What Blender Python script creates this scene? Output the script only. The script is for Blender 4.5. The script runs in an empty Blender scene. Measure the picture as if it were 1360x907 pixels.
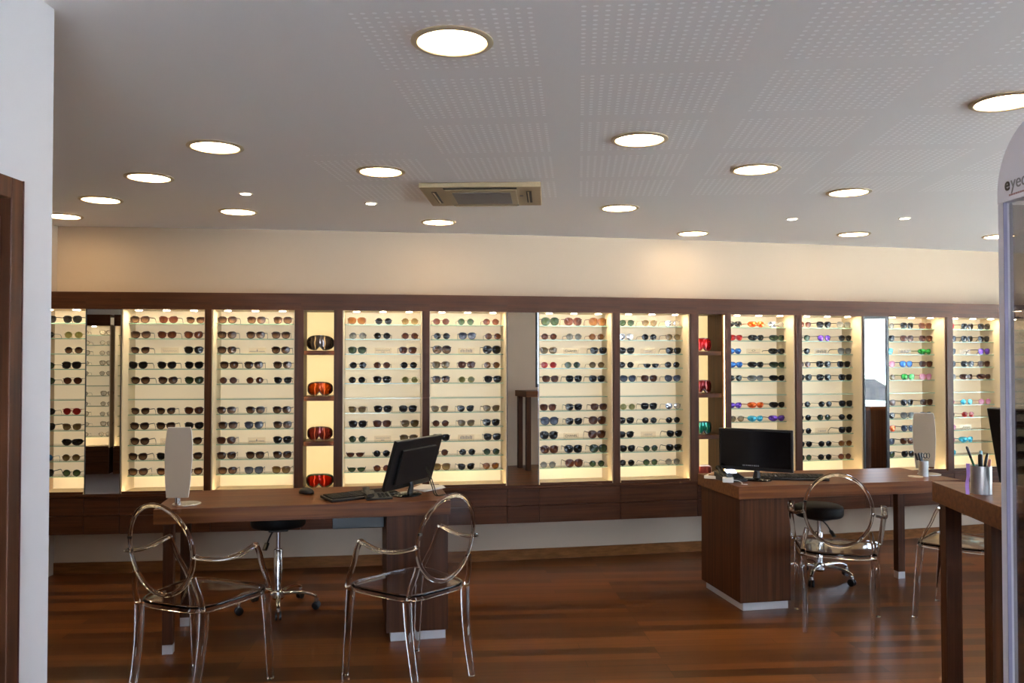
import bpy, math, random
from mathutils import Vector, Matrix
random.seed(7)
COL = bpy.context.scene.collection
PI = math.pi
F_PX, CAM_H, HOR = 1120.0, 1.58, 476.0      # focal length in pixels (1360x907), eye height, horizon row

# ------------------------------------------------------------------ helpers
class MB:
    """collects geometry, builds ONE mesh"""
    def __init__(s): s.v=[]; s.f=[]
    def add(s, vs, fs, mat=None):
        o=len(s.v)
        s.v += [tuple(mat@Vector(p)) if mat else tuple(p) for p in vs]
        s.f += [tuple(i+o for i in f) for f in fs]
        return s
    def box(s, x0,x1,y0,y1,z0,z1, mat=None):
        v=[(x0,y0,z0),(x1,y0,z0),(x1,y1,z0),(x0,y1,z0),(x0,y0,z1),(x1,y0,z1),(x1,y1,z1),(x0,y1,z1)]
        return s.add(v,[(0,3,2,1),(4,5,6,7),(0,1,5,4),(1,2,6,5),(2,3,7,6),(3,0,4,7)],mat)
    def rings(s, rings, cap0=True, cap1=True, closed=False):
        n=len(rings[0]); o=len(s.v)
        for r in rings: s.v += [tuple(p) for p in r]
        m=len(rings)
        for i in range(m if closed else m-1):
            a=o+i*n; b=o+((i+1)%m)*n
            for j in range(n):
                k=(j+1)%n
                s.f.append((a+j,a+k,b+k,b+j))
        if not closed:
            if cap0: s.f.append(tuple(o+j for j in range(n))[::-1])
            if cap1: s.f.append(tuple(o+(m-1)*n+j for j in range(n)))
        return s
    def lathe(s, prof, n=24, c=(0,0,0), sx=1, sy=1):
        R=[[(c[0]+r*sx*math.cos(2*PI*j/n), c[1]+r*sy*math.sin(2*PI*j/n), c[2]+z) for j in range(n)] for r,z in prof]
        return s.rings(R)
    def sweep(s, pts, sizes, up=(0,0,1), n=8, p=2.0, caps=True):
        pts=[Vector(q) for q in pts]; up=Vector(up); R=[]
        for i,q in enumerate(pts):
            T=(pts[min(i+1,len(pts)-1)]-pts[max(i-1,0)]).normalized()
            u=up if abs(T.dot(up))<0.98 else Vector((0,1,0))
            S=T.cross(u).normalized(); U=S.cross(T)
            w,h=sizes[i] if isinstance(sizes,list) else sizes
            ring=[]
            for j in range(n):
                a=2*PI*(j+.5)/n; c_,s_=math.cos(a),math.sin(a)
                e=2.0/p
                cx=math.copysign(abs(c_)**e,c_); sx=math.copysign(abs(s_)**e,s_)
                ring.append(q+S*(cx*w/2)+U*(sx*h/2))
            R.append(ring)
        return s.rings(R)
    def prism(s, outline, y0, y1, yf=None):
        """outline in (x,z); extruded along y"""
        yf=yf or (lambda x,z:0)
        return s.rings([[(x,y0+yf(x,z),z) for x,z in outline],[(x,y1+yf(x,z),z) for x,z in outline]])
    def slab(s, outline, z0, z1):
        return s.rings([[(x,y,z0) for x,y in outline],[(x,y,z1) for x,y in outline]])
    def build(s, name, mat, parent=None, smooth=False, bevel=0, segs=2, loc=None, rz=None, angle=40):
        me=bpy.data.meshes.new(name); me.from_pydata(s.v,[],s.f); me.update()
        import bmesh
        bm=bmesh.new(); bm.from_mesh(me); bmesh.ops.recalc_face_normals(bm,faces=bm.faces); bm.to_mesh(me); bm.free()
        if mat: me.materials.append(mat)
        if smooth:
            for p in me.polygons: p.use_smooth=True
            try: me.set_sharp_from_angle(angle=math.radians(angle))
            except Exception: pass
        o=bpy.data.objects.new(name,me); COL.objects.link(o)
        if parent: o.parent=parent
        if loc: o.location=loc
        if rz is not None: o.rotation_euler[2]=rz
        if bevel:
            m=o.modifiers.new('bevel','BEVEL'); m.width=bevel; m.segments=segs; m.limit_method='ANGLE'; m.angle_limit=math.radians(40)
        return o

def catmull(pts, k=6):
    P=[Vector(p) for p in pts]; P=[P[0]*2-P[1]]+P+[P[-1]*2-P[-2]]; out=[]
    for i in range(1,len(P)-2):
        for j in range(k):
            t=j/k
            a,b,c,d=P[i-1],P[i],P[i+1],P[i+2]
            out.append(.5*((2*b)+(c-a)*t+(2*a-5*b+4*c-d)*t*t+(3*b-a-3*c+d)*t**3))
    out.append(P[-2]); return out

def tag(o,label=None,cat=None,group=None,kind=None):
    if label: o['label']=label
    if cat: o['category']=cat
    if group: o['group']=group
    if kind: o['kind']=kind
    return o
def empty(name,label,cat,loc=(0,0,0),rz=0,group=None):
    o=bpy.data.objects.new(name,None); COL.objects.link(o); o.location=loc; o.rotation_euler[2]=rz
    o.empty_display_size=.1
    return tag(o,label,cat,group)
def struct(o): o['kind']='structure'; return o
def copy_tree(o,parent=None):
    c=o.copy(); COL.objects.link(c)
    if parent: c.parent=parent
    for ch in list(o.children): copy_tree(ch,c)
    return c
def on_z(px,py,z):
    """world point on the horizontal plane z seen at a pixel of the photograph"""
    d=(CAM_H-z)*F_PX/(py-HOR); return ((px-680)/F_PX*d, d)

# ------------------------------------------------------------------ materials
def nt(name):
    m=bpy.data.materials.new(name); m.use_nodes=True; t=m.node_tree
    b=t.nodes['Principled BSDF']; return m,t,b
def rgb(r,g,b): # sRGB 0-255 -> linear
    f=lambda c:(c/255/12.92 if c/255<=.04045 else ((c/255+.055)/1.055)**2.4)
    return (f(r),f(g),f(b),1)
def plain(name,c,rough=.5,metal=0,spec=None,bump=0,scale=200,var=0.0,coat=0):
    m,t,b=nt(name); b.inputs['Roughness'].default_value=rough; b.inputs['Metallic'].default_value=metal
    if spec is not None: b.inputs['Specular IOR Level'].default_value=spec
    if coat: b.inputs['Coat Weight'].default_value=coat
    tc=t.nodes.new('ShaderNodeTexCoord'); n=t.nodes.new('ShaderNodeTexNoise'); n.inputs['Scale'].default_value=scale; n.inputs['Detail'].default_value=3
    t.links.new(tc.outputs['Object'],n.inputs['Vector'])
    r=t.nodes.new('ShaderNodeValToRGB')
    lo=tuple(x*(1-var) for x in c[:3])+(1,); hi=tuple(min(1,x*(1+var)) for x in c[:3])+(1,)
    r.color_ramp.elements[0].color=lo; r.color_ramp.elements[1].color=hi
    r.color_ramp.elements[0].position=.3; r.color_ramp.elements[1].position=.7
    t.links.new(n.outputs['Fac'],r.inputs['Fac']); t.links.new(r.outputs['Color'],b.inputs['Base Color'])
    if bump:
        bp=t.nodes.new('ShaderNodeBump'); bp.inputs['Strength'].default_value=bump; bp.inputs['Distance'].default_value=.002
        t.links.new(n.outputs['Fac'],bp.inputs['Height']); t.links.new(bp.outputs['Normal'],b.inputs['Normal'])
    return m
def wood(name,c0,c1,axis='X',rough=.45,sc=1.0):
    """veneer with straight grain along one axis"""
    m,t,b=nt(name); b.inputs['Roughness'].default_value=rough; b.inputs['Specular IOR Level'].default_value=.18
    tc=t.nodes.new('ShaderNodeTexCoord'); mp=t.nodes.new('ShaderNodeMapping')
    s={'X':(.6,22,22),'Y':(22,.6,22),'Z':(22,22,.6)}[axis]
    mp.inputs['Scale'].default_value=tuple(q*sc for q in s)
    n=t.nodes.new('ShaderNodeTexNoise'); n.inputs['Scale'].default_value=2.2; n.inputs['Detail'].default_value=5; n.inputs['Roughness'].default_value=.6
    t.links.new(tc.outputs['Object'],mp.inputs['Vector']); t.links.new(mp.outputs['Vector'],n.inputs['Vector'])
    r=t.nodes.new('ShaderNodeValToRGB'); e=r.color_ramp.elements
    e[0].position=.3; e[0].color=c0; e[1].position=.72; e[1].color=c1
    t.links.new(n.outputs['Fac'],r.inputs['Fac']); t.links.new(r.outputs['Color'],b.inputs['Base Color'])
    bp=t.nodes.new('ShaderNodeBump'); bp.inputs['Strength'].default_value=.08; bp.inputs['Distance'].default_value=.001
    t.links.new(n.outputs['Fac'],bp.inputs['Height']); t.links.new(bp.outputs['Normal'],b.inputs['Normal'])
    return m
def emit(name,c,s,base=None):
    m,t,b=nt(name); b.inputs['Base Color'].default_value=base or c
    b.inputs['Emission Color'].default_value=c; b.inputs['Emission Strength'].default_value=s
    return m
def glassy(name,tint,refl=.06,rough=0.0):
    """thin sheet glass: tinted transparency plus a clear reflection"""
    m=bpy.data.materials.new(name); m.use_nodes=True; t=m.node_tree; t.nodes.clear()
    o=t.nodes.new('ShaderNodeOutputMaterial'); tr=t.nodes.new('ShaderNodeBsdfTransparent'); tr.inputs[0].default_value=tint
    g=t.nodes.new('ShaderNodeBsdfGlossy'); g.inputs['Roughness'].default_value=rough
    fr=t.nodes.new('ShaderNodeFresnel'); fr.inputs[0].default_value=1.45
    mu=t.nodes.new('ShaderNodeMath'); mu.operation='MULTIPLY'; mu.inputs[1].default_value=refl/.04*.8
    mu.use_clamp=True
    mx=t.nodes.new('ShaderNodeMixShader')
    t.links.new(fr.outputs[0],mu.inputs[0]); t.links.new(mu.outputs[0],mx.inputs[0]); t.links.new(tr.outputs[0],mx.inputs[1]); t.links.new(g.outputs[0],mx.inputs[2]); t.links.new(mx.outputs[0],o.inputs[0])
    return m

W0,W1=rgb(46,23,12),rgb(84,48,26)
M={}
M['wood_x']=wood('walnut veneer, grain across',W0,W1,'X')
M['wood_z']=wood('walnut veneer, grain upright',W0,W1,'Z')
M['wood_top']=wood('walnut desk top',rgb(74,38,18),rgb(122,74,38),'X',rough=.42)
M['base_wood']=wood('oak baseboard',rgb(96,58,26),rgb(136,88,46),'X')
M['case_back']=emit('glowing cream case back',(1.0,.80,.53,1),.19,base=rgb(216,200,170))  # weak glow added to the panel itself to even out the bay's brightness
M['case_white']=plain('cream laminate',rgb(218,202,172),.5,var=.01,scale=3)
M['back_wall']=plain('warm cream wall paint',rgb(190,171,150),.8,bump=.05,scale=300,var=.01)
M['wall']=plain('white wall paint',rgb(212,210,214),.8,bump=.05,scale=300,var=.01)
M['chrome']=plain('chrome',(.75,.75,.76,1),.12,1)
M['brushed']=plain('brushed steel',(.55,.53,.52,1),.3,1,scale=60,var=.05)
M['alu']=plain('grey aluminium foot',rgb(190,188,190),.4,.3)
M['black']=plain('black plastic',rgb(14,14,15),.35,var=.05)
M['black_gloss']=plain('glossy black screen',rgb(5,5,6),.12)
M['black_soft']=plain('black vinyl',rgb(13,12,13),.6,spec=.2,bump=.1,scale=400)
M['white_plastic']=plain('white plastic',rgb(225,222,220),.4)
M['mirror']=plain('silvered mirror',(.88,.88,.86,1),.0,1)
M['mirror_edge']=plain('dark mirror frame',rgb(38,34,34),.4)
M['shelf_glass']=glassy('shelf glass',(.96,.985,.965,1),.05)
M['shelf_edge']=plain('green glass edge',rgb(120,160,140),.1)
M['vitrine_glass']=glassy('smoked vitrine glass',(.74,.72,.71,1),.008)
M['window_glass']=glassy('window pane',(.97,.98,.98,1),.04)
M['vitrine_white']=plain('white lacquered frame',rgb(206,203,212),.35)
M['vitrine_edge']=plain('lavender aluminium edge',rgb(150,146,172),.3,.4)
M['lamp_on']=emit('lit downlight diffuser',(1.0,.75,.44,1),18.5)
M['lamp_small']=emit('lit halogen',(1.0,.93,.80,1),12)
M['spot_on']=emit('lit case spot',(1.0,.82,.54,1),95)
M['strip_on']=emit('lit warm strip',(1.0,.78,.44,1),26)
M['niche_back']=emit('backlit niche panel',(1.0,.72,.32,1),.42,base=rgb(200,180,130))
M['niche_strip']=emit('lit yellow strip',(1.0,.70,.28,1),11)
M['lamp_ring']=plain('champagne lamp ring',rgb(190,176,150),.4,.5)
M['ac']=plain('cream air conditioner plastic',rgb(152,134,102),.5)
M['ac_dark']=plain('dark air slot',rgb(34,26,20),.7)
M['ac_grey']=plain('grey intake grille',rgb(104,98,98),.6)
M['paper']=plain('white paper',rgb(225,220,212),.7)
M['text_dark']=plain('dark lettering',rgb(40,34,30),.5)
M['text_grey']=plain('grey lettering',rgb(120,118,122),.5)
M['text_red']=plain('red-grey lettering',rgb(150,110,110),.5)
M['acrylic']=glassy('clear acrylic card',(.95,.93,.90,1),.002)
M['door_edge']=plain('dark red door edge',rgb(70,24,28),.4)
M['ground']=plain('pale pavement outside',rgb(196,196,196),.9,bump=.1,scale=30,var=.1)
M['car']=plain('pale green car paint',rgb(190,214,202),.25)

# chair: clear polycarbonate
m,t,b=nt('clear polycarbonate'); b.inputs['Base Color'].default_value=(.90,.865,.83,1); b.inputs['Transmission Weight'].default_value=1
b.inputs['Roughness'].default_value=.03; b.inputs['IOR'].default_value=1.24
M['poly']=m

# floor: narrow glossy hardwood strips laid across the view
m,t,b=nt('hardwood strip floor')
tc=t.nodes.new('ShaderNodeTexCoord'); mp=t.nodes.new('ShaderNodeMapping'); mp.inputs['Rotation'].default_value=(0,0,math.radians(-4))
br=t.nodes.new('ShaderNodeTexBrick'); br.inputs['Scale'].default_value=1; br.inputs['Brick Width'].default_value=1.1; br.inputs['Row Height'].default_value=.09
br.inputs['Mortar Size'].default_value=.0012; br.inputs['Mortar'].default_value=rgb(40,16,6); br.offset=.37; br.offset_frequency=3
br.inputs['Color1'].default_value=rgb(70,37,15); br.inputs['Color2'].default_value=rgb(122,72,32); br.inputs['Bias'].default_value=-.1
t.links.new(tc.outputs['Object'],mp.inputs['Vector']); t.links.new(mp.outputs['Vector'],br.inputs['Vector'])
m2=t.nodes.new('ShaderNodeMapping'); m2.inputs['Scale'].default_value=(.9,26,1); n=t.nodes.new('ShaderNodeTexNoise'); n.inputs['Scale'].default_value=1.6; n.inputs['Detail'].default_value=6
t.links.new(mp.outputs['Vector'],m2.inputs['Vector']); t.links.new(m2.outputs['Vector'],n.inputs['Vector'])
mx=t.nodes.new('ShaderNodeMix'); mx.data_type='RGBA'; mx.blend_type='MULTIPLY'; mx.inputs['Factor'].default_value=.75
r=t.nodes.new('ShaderNodeValToRGB'); r.color_ramp.elements[0].color=(.55,.50,.46,1); r.color_ramp.elements[1].color=(1.0,.97,.92,1); r.color_ramp.elements[0].position=.3; r.color_ramp.elements[1].position=.7
t.links.new(n.outputs['Fac'],r.inputs['Fac']); t.links.new(br.outputs['Color'],mx.inputs['A']); t.links.new(r.outputs['Color'],mx.inputs['B']); t.links.new(mx.outputs['Result'],b.inputs['Base Color'])
b.inputs['Roughness'].default_value=.3; b.inputs['Specular IOR Level'].default_value=.2
bp=t.nodes.new('ShaderNodeBump'); bp.inputs['Strength'].default_value=.12; bp.inputs['Distance'].default_value=.001
t.links.new(n.outputs['Fac'],bp.inputs['Height']); t.links.new(bp.outputs['Normal'],b.inputs['Normal'])
M['floor']=m

# ceiling: painted plasterboard with blocks of round perforations backed by white fleece
m,t,b=nt('perforated plasterboard ceiling'); b.inputs['Roughness'].default_value=.85
tc=t.nodes.new('ShaderNodeTexCoord'); sp=t.nodes.new('ShaderNodeSeparateXYZ'); t.links.new(tc.outputs['Object'],sp.inputs[0])
def mth(op,a,b_=None,c=None):
    q=t.nodes.new('ShaderNodeMath'); q.operation=op
    for i,x in enumerate((a,b_,c)):
        if x is None: continue
        if isinstance(x,(int,float)): q.inputs[i].default_value=x
        else: t.links.new(x,q.inputs[i])
    return q.outputs[0]
ca,sa=math.cos(math.radians(4.5)),math.sin(math.radians(4.5))
X,Y=sp.outputs[0],sp.outputs[1]
u=mth('SUBTRACT',mth('MULTIPLY',X,ca),mth('MULTIPLY',Y,sa)); w=mth('ADD',mth('MULTIPLY',X,sa),mth('MULTIPLY',Y,ca))
pu=mth('FLOORED_MODULO',u,.658); pw=mth('FLOORED_MODULO',mth('SUBTRACT',w,2.894),.582)
blk=mth('MULTIPLY',mth('LESS_THAN',pu,.54),mth('LESS_THAN',pw,.49))
du=mth('SUBTRACT',mth('FLOORED_MODULO',pu,.03375),.016875); dw=mth('SUBTRACT',mth('FLOORED_MODULO',pw,.03267),.016335)
dist=mth('SQRT',mth('ADD',mth('MULTIPLY',du,du),mth('MULTIPLY',mth('MULTIPLY',dw,dw),1.5)))
dot=mth('LESS_THAN',dist,.0076)
near=mth('MULTIPLY',mth('GREATER_THAN',u,-.66),mth('LESS_THAN',w,5.1))
far=mth('MULTIPLY',mth('GREATER_THAN',u,-1.32),mth('MULTIPLY',mth('GREATER_THAN',w,3.95),mth('LESS_THAN',w,5.1)))
area=mth('MULTIPLY',mth('MAXIMUM',near,far),mth('LESS_THAN',u,4.0))
mask=mth('MULTIPLY',mth('MULTIPLY',blk,dot),area)
mx=t.nodes.new('ShaderNodeMix'); mx.data_type='RGBA'; t.links.new(mask,mx.inputs['Factor'])
mx.inputs['A'].default_value=(.79,.775,.775,1); mx.inputs['B'].default_value=(.97,.97,.98,1)
t.links.new(mx.outputs['Result'],b.inputs['Base Color'])
M['ceiling']=m

# ------------------------------------------------------------------ room
CEIL=2.556
def wy(x): d=x+.2365; return 6.607+.1715*d+.01422*d*d
def wn(x): s=.1715+.02844*(x+.2365); L=math.hypot(s,1); return (-s/L,1/L)
def front(px,off=.31):
    """point on the display front line seen at column px"""
    u=(px-680)/F_PX; a,b_=-7.0,9.0
    for _ in range(60):
        c=(a+b_)/2; n=wn(c); x=c-off*n[0]; y=wy(c)-off*n[1]
        if x/y<u: a=c
        else: b_=c
    return Vector((x,y))

struct(MB().box(-5.6,1.62,-3.15,9.4,-.1,0).box(1.62,6.65,.48,9.4,-.1,0).build('floor',M['floor']))
struct(MB().box(-5.6,6.8,-3.3,9.4,CEIL,CEIL+.12).build('ceiling',M['ceiling']))
def wall_strip(x0,x1,z0,z1,thick,name,mat,off=0):
    b=MB(); n=28; A=[];B=[]
    for i in range(n+1):
        x=x0+(x1-x0)*i/n; q=wn(x)
        A.append((x-q[0]*off,wy(x)-q[1]*off)); B.append((x+q[0]*(thick-off),wy(x)+q[1]*(thick-off)))
    rings=[]
    for (a,c) in zip(A,B): rings.append([(a[0],a[1],z0),(c[0],c[1],z0),(c[0],c[1],z1),(a[0],a[1],z1)])
    return b.rings(rings).build(name,mat,smooth=True,angle=30)
struct(wall_strip(-3.355,6.5,0,CEIL,.15,'wall_back',M['back_wall']))
struct(wall_strip(-3.355,6.5,0,.083,.012,'baseboard_back',M['base_wood'],off=.012))
struct(MB().box(-3.5,-3.355,5.35,6.45,0,CEIL).build('wall_left',M['back_wall']))
b=MB().box(-5.35,-3.5,5.35,5.5,0,CEIL).box(-5.5,-5.35,2.2,5.5,0,CEIL); struct(b.build('wall_far_left',M['wall']))
# near-left white wall with a door; ends 2.34 m ahead of the camera
b=MB().box(-1.43,-1.28,2.175,2.34,0,CEIL).box(-1.43,-1.28,1.22,2.175,2.04,CEIL).box(-1.43,-1.28,-3,1.22,0,CEIL)
struct(b.build('wall_near_left',M['wall']))
struct(MB().box(-5.5,-1.43,2.19,2.34,0,CEIL).build('wall_partition',M['wall']))
b=MB().box(-1.28,-.95,-3.15,-3,0,CEIL).box(1.25,1.5,-3.15,-3,0,CEIL).box(-.95,1.25,-3.15,-3,2.35,CEIL).box(-.95,1.25,-3.15,-3,0,.25)
struct(b.build('wall_behind',M['wall']))
struct(MB().box(1.5,1.62,-3.15,.6,0,CEIL).build('wall_near_right',M['wall']))
b=MB().box(1.62,2.50,.48,.6,0,CEIL).box(2.50,5.6,.48,.6,0,1.15).box(2.50,5.6,.48,.6,2.35,CEIL).box(5.6,6.5,.48,.6,0,CEIL)
struct(b.build('wall_front_right',M['back_wall']))
b=MB().box(6.5,6.65,.48,2.2,0,CEIL).box(6.5,6.65,2.2,7.0,0,.7).box(6.5,6.65,2.2,7.0,2.15,CEIL).box(6.5,6.65,7.0,8.6,0,CEIL)
struct(b.build('wall_right',M['wall']))
def window(n,x0,x1,y0,y1,z0,z1,along,mull):
    e=bpy.data.objects.new('window_%d'%n,None); COL.objects.link(e); struct(e)
    f=MB(); t_=.05
    if along=='X':
        f.box(x0,x1,y0,y1,z0,z0+t_).box(x0,x1,y0,y1,z1-t_,z1)
        for i in range(mull+1):
            c=x0+(x1-x0-t_)*i/mull; f.box(c,c+t_,y0,y1,z0+t_,z1-t_)
        ym=(y0+y1)/2; g=MB().box(x0+.02,x1-.02,ym-.004,ym+.004,z0+.02,z1-.02)
    else:
        f.box(x0,x1,y0,y1,z0,z0+t_).box(x0,x1,y0,y1,z1-t_,z1)
        for i in range(mull+1):
            c=y0+(y1-y0-t_)*i/mull; f.box(x0,x1,c,c+t_,z0+t_,z1-t_)
        xm=(x0+x1)/2; g=MB().box(xm-.004,xm+.004,y0+.02,y1-.02,z0+.02,z1-.02)
    f.build('window_frame',M['mirror_edge'],e); g.build('pane',M['window_glass'],e)
window(1,-.95,1.25,-3.1,-3.04,.25,2.35,'X',2)
window(2,2.50,5.6,.51,.57,1.15,2.35,'X',3)
window(3,6.54,6.6,2.2,7.0,.7,2.15,'Y',3)
struct(MB().box(-30,40,-30,40,-.16,-.12).build('ground_outside',M['ground']))
# door in the near-left wall
d=bpy.data.objects.new('door_1',None); COL.objects.link(d); struct(d); d.location=(-1.28,1.7,0)
MB().box(-.13,.012,.43,.48,0,2.04).box(-.13,.012,-.48,-.43,0,2.04).box(-.13,.012,-.43,.43,1.985,2.04).build('door_frame',M['wood_z'],d,bevel=.003)
MB().box(-.004,.0125,.48,.4845,0,2.04).build('door_frame_edge',M['door_edge'],d)
lf=MB().box(-.06,-.02,-.43,.43,.005,1.985).box(-.02,-.012,.40,.425,.05,1.94)
for k in range(9): lf.box(-.02,-.014,-.40+k*.088,-.34+k*.088,.1,1.82)
lf.build('door_leaf',M['wood_z'],d,bevel=.002)
MB().sweep([(-.02,-.36,1.0),(.03,-.36,1.0),(.035,-.25,1.0)],(.018,.018),n=10).build('door_handle',M['chrome'],d,smooth=True)

# ------------------------------------------------------------------ wall display units
Z0,Z1,ZT,ZB=.625,1.93,2.05,.345
SH=[1.835-.110*k for k in range(11)]
bays={}
def base_unit(e,W,n=2):
    """lower flap cabinet hung under a bay"""
    MB().box(.004,W-.008,.02,.30,ZB,.605).build('body',M['wood_x'],e)
    h=(.605-ZB)/n
    for k in range(n):
        MB().box(.0015,W-.0015,0,.0195,ZB+k*h+.0015,ZB+(k+1)*h-.0015).build('drawer',M['wood_x'],e,bevel=.0012,segs=1)
    MB().box(0,W,-.004,.30,.6055,Z0).build('ledge',M['wood_x'],e,bevel=.001,segs=1)
def pelmet(e,W): MB().box(0,W,0,.02,Z1,ZT).box(0,W,.0205,.30,ZT-.02,ZT).build('pelmet',M['wood_x'],e)
def frame_of(a,b):
    d=b-a; return math.atan2(d.y,d.x), d.length
def case_at(e,W,S,spots=3):
    """glass-shelved lit bay; W opening width, S width of the stile to its right"""
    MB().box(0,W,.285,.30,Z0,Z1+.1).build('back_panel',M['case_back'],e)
    MB().box(0,.008,.022,.2845,Z0,Z1).build('side_panel',M['case_white'],e)
    MB().box(W-.008,W,.022,.2845,Z0,Z1).build('side_panel',M['case_white'],e)
    MB().box(.0085,W-.0085,.022,.2845,Z1,Z1+.015).build('top_panel',M['case_white'],e)
    MB().box(.0085,W-.0085,.02,.2845,Z0+.0005,Z0+.004).build('bottom_panel',M['case_white'],e)
    MB().box(.02,W-.02,.0195,.023,Z0+.006,Z0+.014).build('light_strip',M['strip_on'],e)
    MB().box(.01,W-.01,.008,.019,Z0+.0005,Z0+.017).build('lip',M['wood_x'],e)
    if S>0: MB().rings([[(W,0,z_),(W+S,0,z_),(W+S-.007,.284,z_),(W,.284,z_)] for z_ in (Z0,Z1)]).build('stile',M['wood_z'],e)
    for k in range(spots):
        x=W*(k+.5)/spots
        s=MB().lathe([(.0,0),(.030,0),(.030,-.004),(.0,-.004)],16,(x,.08,Z1-.0005)).build('spotlight',M['brushed'],e)
        MB().lathe([(0,0),(.022,0),(.022,-.002),(0,-.002)],16,(x,.08,Z1-.005)).build('bulb',M['spot_on'],s)
    for z in SH:
        s=MB().box(.009,W-.009,.137,.284,z-.006,z).build('shelf',M['shelf_glass'],e)
        MB().box(.009,W-.009,.134,.1365,z-.006,z).build('shelf_edge',M['shelf_edge'],s)

UN=[('case','A',2,113,113),('mirror','M1',113,160.3,160.3),('case','B',160.3,271.8,280.6),('case','C',280.6,391.2,400),
 ('niche','G1',400,446.4,455),('case','D',455,561.4,570.5),('case','E',570.5,673.8,673.8),('mirror','M2',673.8,716,716),
 ('case','F',716,815,823.5),('case','H',823.5,917.5,925.5),('niche','G2',925.5,963,971),('case','I',971,1057.5,1065.3),
 ('case','J',1065.3,1147.6,1147.6),('mirror','M3',1147.6,1181,1181),('case','K',1181,1258,1265.9),('case','L',1265.9,1338,1345),('case','N',1345,1415,1422)]
BAYTXT={'A':'bay beside the white wall','B':'bay behind the left desk mirror','C':'bay left of the orange-goggle niche','D':'bay right of the orange-goggle niche',
 'E':'bay left of the centre mirror','F':'bay right of the centre mirror','H':'bay left of the red-goggle niche','I':'bay above the right monitor',
 'J':'bay left of the right mirror','K':'bay right of the right mirror','L':'bay above the pen holder','N':'bay behind the white vitrine'}
NICHE=[1.637,1.303,.975]
for typ,key,a,b_,c in UN:
    P,Q,R=front(a),front(b_),front(c); ang,Wt=frame_of(P,R); W=Wt*((Q-P).length/max(Wt,1e-6)); S=Wt-W
    if typ=='case':
        e=empty('display_case','lit cream glass-shelf display case, '+BAYTXT[key],'display case',(P.x,P.y,0),ang,'lit sunglasses cases along the back wall')
        case_at(e,W,S)
    elif typ=='niche':
        g='orange' if key=='G1' else 'red'
        e=empty('display_niche','narrow yellow-lit wooden niche holding %s ski goggles'%('black, orange and brown' if key=='G1' else 'red and green'),'display case',(P.x,P.y,0),ang,'ski goggle niches')
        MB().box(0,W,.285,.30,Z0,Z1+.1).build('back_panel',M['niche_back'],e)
        for x0 in (0,W-.012): MB().box(x0,x0+.012,.022,.2845,Z0,Z1).build('side_panel',M['wood_z'],e)
        MB().box(.0125,W-.0125,.022,.2845,Z1,Z1+.015).build('top_panel',M['wood_x'],e)
        MB().box(0.0125,W-.0125,.010,.2845,Z0+.0005,Z0+.004).build('bottom_panel',M['case_white'],e)
        
        for x0 in (0,W-.016):
            if key=='G1' or x0==0: MB().box(x0,x0+.016,0,.004,Z0,Z1).build('front_lip',M['wood_z'],e)
            MB().box(x0+(.002 if x0==0 or key=='G1' else .009),x0+.014,.0045,.008,Z0+.01,Z1-.01).build('light_strip',M['niche_strip'],e)
        for z in NICHE: MB().box(.0165,W-.0125,.032,.2845,z-.032,z).build('shelf',M['wood_x'],e,bevel=.002)
        if S>0: MB().rings([[(W,0,z_),(W+S,0,z_),(W+S-.007,.284,z_),(W,.284,z_)] for z_ in (Z0,Z1)]).build('stile',M['wood_z'],e)
    else:
        txt={'M1':'tall wall mirror left of the left desk, reflecting shelves of clear eyeglasses','M2':'tall frameless wall mirror in the centre between two sunglasses cases','M3':'tall dark-framed wall mirror on the right reflecting a bright window'}[key]
        e=empty('wall_mirror',txt,'mirror',(P.x,P.y,0),ang)
        MB().box(0,W,.02,.30,Z0,Z1).build('backing_board',M['wood_z'],e)
        k=.012 if key=='M3' else .003
        MB().box(k,W-(k if key!='M3' else .024),.012,.0195,Z0+.003,Z1-(.02 if key=='M3' else .003)).build('mirror_glass',M['mirror'],e)
        fr=MB().box(0,k,.004,.0195,Z0,Z1).box(W-(.024 if key=='M3' else k),W,.004,.0195,Z0,Z1)
        if key=='M3': fr.box(k,W-.024,.004,.0195,Z1-.02,Z1)
        fr.build('frame',M['mirror_edge'],e)
    pelmet(e,Wt); base_unit(e,Wt)
    bays[key]=(e,W,ang)

# ------------------------------------------------------------------ sunglasses
def outline(shape,side,grow=0.0,n=22):
    """lens outline (x,z) centred on the pair; side=+1 right, -1 left"""
    P={'W':(.0265,.0215,2.8,.20,.10),'C':(.0265,.0210,2.5,.22,.28),'R':(.0235,.0215,2.05,.02,.0),'A':(.0265,.0230,2.3,.26,-.02),
       'O':(.0305,.0270,2.4,.10,.05),'S':(.0330,.0205,2.6,.25,.12),'F':(.0275,.0215,2.6,.30,.0),'K':(.0250,.0205,2.4,.16,.08)}[shape]
    a,h,p,tp,rs=P; cx=.0345 if shape not in 'SO' else .0355
    pts=[]
    for j in range(n):
        th=2*PI*j/n; c,s=math.cos(th),math.sin(th); e=2/p
        x=math.copysign(abs(c)**e,c); z=math.copysign(abs(s)**e,s)
        zz=z
        if shape=='F' and z>0: zz=z*.42
        xx=x*(1-tp*max(0,-z)); zz=zz+rs*max(0,x)*max(0,z)
        pts.append((side*(cx+xx*(a+grow)),zz*(h+grow)))
    return pts
def wrapf(shape):
    k={'S':4.2,'O':1.6}.get(shape,1.0)
    return lambda x,z:k*x*x
GL={}
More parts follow.
